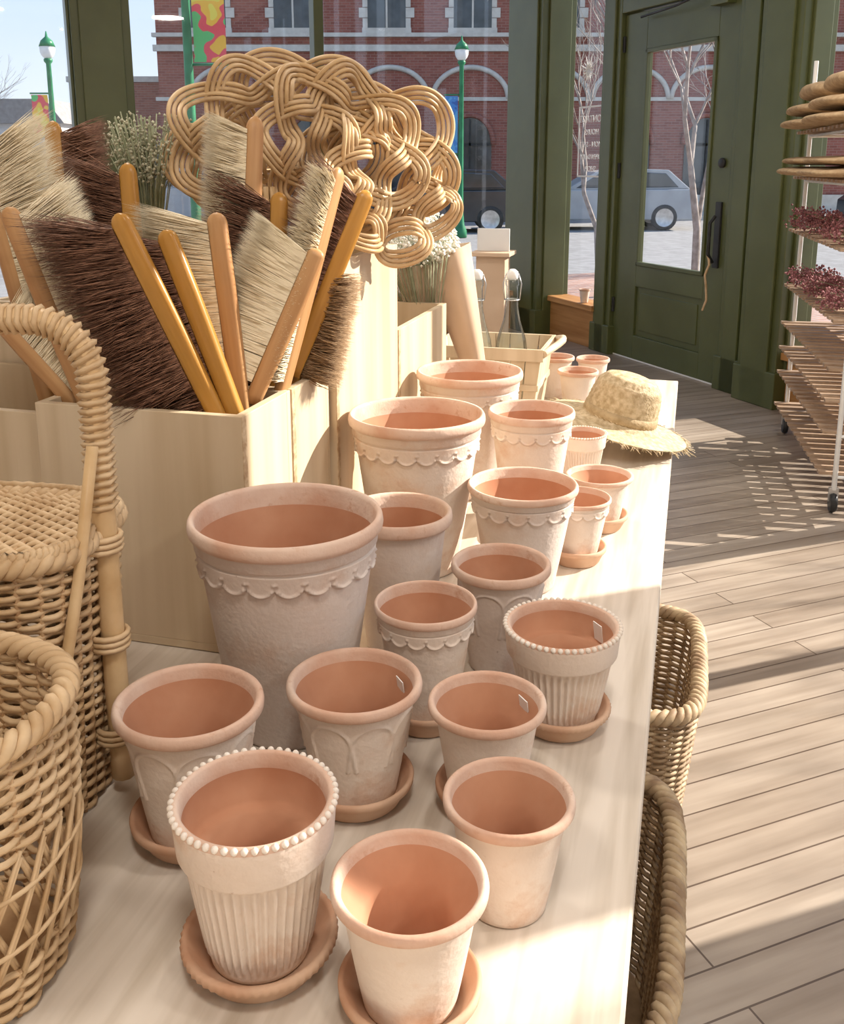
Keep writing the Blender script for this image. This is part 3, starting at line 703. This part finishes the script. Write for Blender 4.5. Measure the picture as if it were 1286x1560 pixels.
# ------------------------------------------------------------------ window sign + star + small items
mb=MB()
def LB(lo,hi): mb.box(lo,hi,0)
s0,s1=-1.0,-.66; z0,z1=1.20,1.68
LB((.02,s0,z0),(.024,s1,z0+.012)); LB((.02,s0,z1),(.024,s1,z1+.012)); LB((.02,s0,z0),(.024,s0+.012,z1)); LB((.02,s1-.012,z0),(.024,s1,z1))
sg=obj('window_sign',mb,[M_white],C0,RR)
for i,(tx,sz) in enumerate((('CONTACT',.070),('HOURS',.055),('MON - SAT',.055),('OPEN DAILY',.050),('SHOP',.055))):
    cu=bpy.data.curves.new('sign_text_%d'%i,'FONT'); cu.body=tx; cu.size=sz; cu.align_x='CENTER'; cu.extrude=.001
    cu.materials.append(M_white)
    to=bpy.data.objects.new('sign_text_%d'%i,cu); bpy.context.scene.collection.objects.link(to); to.parent=sg
    to.location=(.026,-.83,1.58-.085*i); to.rotation_euler=(pi/2,0,pi/2)
mb=MB()
for i in range(16):
    a=2*pi*i/16; mb.tube([(-.0,0,0),(0,.11*math.cos(a)*(1 if i%2 else .7),.11*math.sin(a)*(1 if i%2 else .7))],[.009,.001],4,0)
mb.tube([(0,0,0),(0,0,1.4)],.0015,3,0)
q=Matrix.Rotation(RR,4,'Z')@Vector((-.06,-.90,0)); obj('hanging_paper_star',mb,[M_white],(C0[0]+q.x,C0[1]+q.y,1.92),RR)
q=Matrix.Rotation(RR,4,'Z')@Vector((-.025,-.90,0)); pot(C0[0]+q.x,C0[1]+q.y,.042,.10,'plain',z0=.3105)
# ------------------------------------------------------------------ outside
mb=MB(); mb.box((-60,-20,-.75),(60,90,-.46)); obj('ground_street',mb,[M_road])
mb=MB()
mb.box((.14,-11,-.45),(4.2,4.2,-.12)); mb.box((-7,.14,-.45),(.14,4.2,-.12)); obj('ground_sidewalk',mb,[M_pave],C0,RR)
mb=MB(); mb.box((-14,31.5,-.459),(20,33.78,-.32)); obj('ground_far_sidewalk',mb,[M_stone])
mb=MB(); Y=34
mb.box((-8.7,Y,-.45),(16,Y+9,11),0)
mb.box((-8.8,Y-.12,4.86),(16,Y,5.06),1); mb.box((-8.8,Y-.08,3.3),(16,Y,3.42),1); mb.box((-8.8,Y-.15,-.45),(16,Y,.25),1); mb.box((-8.8,Y-.2,5.30),(16,Y,5.42),1)
for cx in (-7.0,-4.2,-1.15,1.65,4.5,7.3,10.1):
    mb.box((cx-.62,Y-.04,5.55),(cx+.62,Y,8.0),2)
    mb.box((cx-.8,Y-.1,5.42),(cx+.8,Y,5.58),1)
    for i in range(6):
        w=.28 if i%2 else .16
        mb.box((cx-.62-w,Y-.07,5.58+.32*i),(cx-.62,Y,5.58+.32*i+.3),1); mb.box((cx+.62,Y-.07,5.58+.32*i),(cx+.62+w,Y,5.58+.32*i+.3),1)
    mb.box((cx-.03,Y-.07,5.58),(cx+.03,Y-.03,8),1)
for cx in (-6.4,-3.7,-1.05,1.6,4.25,6.9,9.5):
    mb.tube([(cx+1.25*math.cos(a),Y-.05,3.36+1.0*math.sin(a)) for a in np.linspace(0,pi,24)],.085,6,1)
    poly=[(cx+.72*math.cos(a),1.9+.9*math.sin(a)) for a in np.linspace(0,pi,16)]+[(cx-.72,-.2),(cx+.72,-.2)]
    mb.prism(poly,Y-.05,Y+.02,2)
    mb.tube([(cx+.78*math.cos(a),Y-.08,1.9+.95*math.sin(a)) for a in np.linspace(0,pi,20)],.09,6,0)
    mb.box((cx-.03,Y-.09,-.2),(cx+.03,Y-.04,2.7),3); mb.box((cx-.7,Y-.09,1.85),(cx+.7,Y-.04,1.95),3); mb.box((cx-.7,Y-.08,.2),(cx+.7,Y-.04,.5),3)
obj('brick_building',mb,[M_brick,M_stone,M_darkglass,M_black])
mb=MB(); mb.box((-13,Y+4,-.45),(-8.82,Y+12,4.2),0); mb.box((-13.1,Y+3.9,4.2),(-8.82,Y+12,4.4),1); mb.box((-12,Y+3.95,-.2),(-9.5,Y+4.01,2),2)
obj('low_brick_building',mb,[M_brick,M_stone,M_darkglass])
mb=MB(); mb.box((-34,48,-.45),(-17,56,3.1),0); mb.prism([(-34.3,3.1),(-16.7,3.1),(-17.5,4.2),(-33.5,4.2)],47.6,56.4,1)
for i in range(5): mb.box((-32+3*i,47.95,.8),(-30.6+3*i,48.0,2.1),2)
obj('white_warehouse',mb,[M_stucco,M_road,M_darkglass])
def lamp(x,y,h,banner,side=-1,bz=None,zb=-.45,bw=.45,bh=1.3):
    mb=MB()
    mb.lathe([(.16,0),(.16,.15),(.10,.3),(.07,.6),(.06,h*.5),(.05,h-.3),(.09,h-.25),(.09,h-.2),(.05,h-.18)],16,0)
    mb.ball((0,0,h),.16,1,16,10,sz=1.3); mb.lathe([(.17,h+.05),(.12,h+.17),(.03,h+.25),(.01,h+.36)],16,0)
    if banner:
        z1=bz or h*.8
        mb.tube([(0,0,z1),(side*(bw+.1),0,z1)],.018,6,0); mb.tube([(0,0,z1-bh),(side*(bw+.1),0,z1-bh)],.018,6,0)
        vs=[];K=10
        for i in range(K+1):
            for j in (0,1): vs.append((side*(.08+bw*j),.02*math.sin(i),z1-.03-(bh-.06)*i/K))
        mb.add(vs,[(2*i,2*i+1,2*i+3,2*i+2) for i in range(K)],2)
    obj('street_lamp',mb,[M_greenpole,M_white,banner or M_white],(x,y,zb))
def bannermat(name,cols,scale):
    m,nt,b=nodes(name); v=coords(nt); nn_=nt.nodes.new('ShaderNodeTexNoise'); nn_.inputs['Scale'].default_value=scale; nt.links.new(v,nn_.inputs['Vector'])
    r=nt.nodes.new('ShaderNodeValToRGB'); r.color_ramp.interpolation='CONSTANT'
    r.color_ramp.elements[0].color=rgba(cols[0]); r.color_ramp.elements[1].color=rgba(cols[1]); r.color_ramp.elements[1].position=.42
    for i,c in enumerate(cols[2:]):
        e=r.color_ramp.elements.new(.50+.08*i); e.color=rgba(c)
    nt.links.new(nn_.outputs['Fac'],r.inputs['Fac']); nt.links.new(r.outputs['Color'],b.inputs['Base Color']); return m
BN1=bannermat('banner_multicolour',[(.1,.5,.15),(.75,.08,.10),(.85,.5,.05),(.8,.7,.1)],2.2)
BN2=bannermat('banner_blue',[(.03,.12,.4),(.05,.22,.55),(.1,.35,.6)],3)
lamp(.92,24,4.25,BN2,-1,bz=3.3,bh=1.35,bw=.3); lamp(-3.05,13.5,5.6,BN1,1,bz=4.45,bh=1.45,bw=.42); lamp(-7.95,22,4.1,BN1,-1,bz=3.2,bh=.9,bw=.35)
def car(x,y,mat,L=4.6,flip=False):
    mb=MB(); s=1 if not flip else -1
    body=[(-2.3,.35),(-2.28,.85),(-2.1,.98),(-1.2,1.06),(2.15,1.08),(2.28,.9),(2.3,.40),(2.1,.28),(-2.15,.28)]
    cab=[(-1.25,1.04),(-.45,1.52),(.2,1.62),(1.5,1.58),(2.1,1.08)]
    win=[(-.98,1.10),(-.38,1.47),(.2,1.55),(1.42,1.50),(1.8,1.12)]
    f=lambda P:[(s*a,b) for a,b in P]
    mb.prism(f(body),-.9,.9,0); mb.prism(f(cab),-.76,.76,0); mb.prism(f(win),-.775,.775,1)
    mb.box((-.02+.45*s-.03,-.78,1.1),(.02+.45*s+.03,.78,1.55),0)
    for wx in (-1.45,1.4):
        for sy in (-.92,.70):
            M=Matrix.Translation((s*wx,sy,.34))@Matrix.Rotation(-pi/2,4,'X')
            mb.lathe([(.001,0),(.2,0),(.24,-.02),(.34,0),(.35,.03),(.35,.19),(.30,.22),(.001,.22)],28,[3,3,2,2,2,2,2],M=M)
    mb.box((s*2.2-.1,-.8,.75),(s*2.2+.1,-.5,.9),3); mb.box((s*-2.2-.1,-.85,.72),(s*-2.2+.1,-.5,.88),3)
    obj('parked_car',mb,[mat,M_darkglass,M_black,M_metal],(x,y,-.4595),bevel=.05)
M_carb=noisy('car_paint_black',(.02,.023,.03),(.03,.035,.04),3,.15,0,spec=.8)
M_carw=noisy('car_paint_silver',(.34,.35,.36),(.40,.41,.42),3,.2,0,spec=.6)
car(.35,26.5,M_carb); car(5.05,27.5,M_carw); car(-6.5,29,M_carw,flip=True); car(13.0,25,M_carb)
def tree(x,y,zb,h,seed,name='bare_tree',tk=.010):
    rnd=random.Random(seed); mb=MB()
    def grow(p,d,l,r,dep):
        q1=p+d*l*.5+Vector((rnd.gauss(0,.04),rnd.gauss(0,.04),0))*l; q2=q1+(d+Vector((rnd.gauss(0,.15),rnd.gauss(0,.15),.1))).normalized()*l*.5
        mb.tube([p,q1,q2],[r,r*.85,r*.68],6 if dep<2 else 4,0,caps=False)
        if dep>=6: return
        for i in range(3 if dep<5 else 2):
            a=rnd.random()*2*pi; sp=rnd.uniform(.3,.6)
            nd=(d+Vector((math.cos(a)*sp,math.sin(a)*sp,rnd.uniform(-.05,.25)))).normalized()
            grow(q2 if i<2 else q1,nd,l*rnd.uniform(.62,.78),r*.58,dep+1)
    grow(Vector((0,0,0)),Vector((0,0,1)),h*.28,h*tk,0)
    obj(name,mb,[M_bark],(x,y,zb))
tree(3.05,11.0,-.12,5.0,3); tree(2.45,13.5,-.45,6,5); tree(-14,30,-.45,6,8); tree(-22,40,-.45,7,9); tree(9.5,15,-.45,7,11); tree(8.2,3.6,-.45,7,12,tk=.014)
# ------------------------------------------------------------------ world, sun, camera
w=bpy.data.worlds.new('sky'); bpy.context.scene.world=w; w.use_nodes=True; nt=w.node_tree; bg=nt.nodes['Background']
tc=nt.nodes.new('ShaderNodeTexCoord'); sp=nt.nodes.new('ShaderNodeSeparateXYZ'); rp=nt.nodes.new('ShaderNodeValToRGB')
nt.links.new(tc.outputs['Generated'],sp.inputs[0]); nt.links.new(sp.outputs['Z'],rp.inputs['Fac']); nt.links.new(rp.outputs['Color'],bg.inputs['Color'])
rp.color_ramp.elements[0].position=0; rp.color_ramp.elements[0].color=(.80,.86,.93,1)
rp.color_ramp.elements[1].position=.6; rp.color_ramp.elements[1].color=(.32,.50,.85,1)
e=rp.color_ramp.elements.new(.15); e.color=(.60,.75,.94,1)
bg.inputs['Strength'].default_value=1.15
S=bpy.data.lights.new('sun','SUN'); S.energy=10.5; S.angle=.005; S.color=(1,.93,.83)
so=bpy.data.objects.new('sun',S); bpy.context.scene.collection.objects.link(so)
el=math.radians(30); az=math.radians(20)
sd=Vector((math.cos(az)*math.cos(el),math.sin(az)*math.cos(el),math.sin(el)))
so.rotation_euler=sd.to_track_quat('Z','Y').to_euler(); so.location=(8,6,8)
cam=bpy.data.cameras.new('camera'); co=bpy.data.objects.new('camera',cam); bpy.context.scene.collection.objects.link(co)
co.location=(0,0,1.30); co.rotation_euler=(math.radians(90-13.2),0,0)
cam.sensor_fit='VERTICAL'; cam.sensor_height=36; cam.lens=36*1500/1560; cam.shift_y=-180/1560
cam.clip_start=.02; cam.clip_end=300
bpy.context.scene.camera=co
sc=bpy.context.scene
sc.view_settings.view_transform='Standard'; sc.view_settings.look='None'; sc.view_settings.exposure=.1
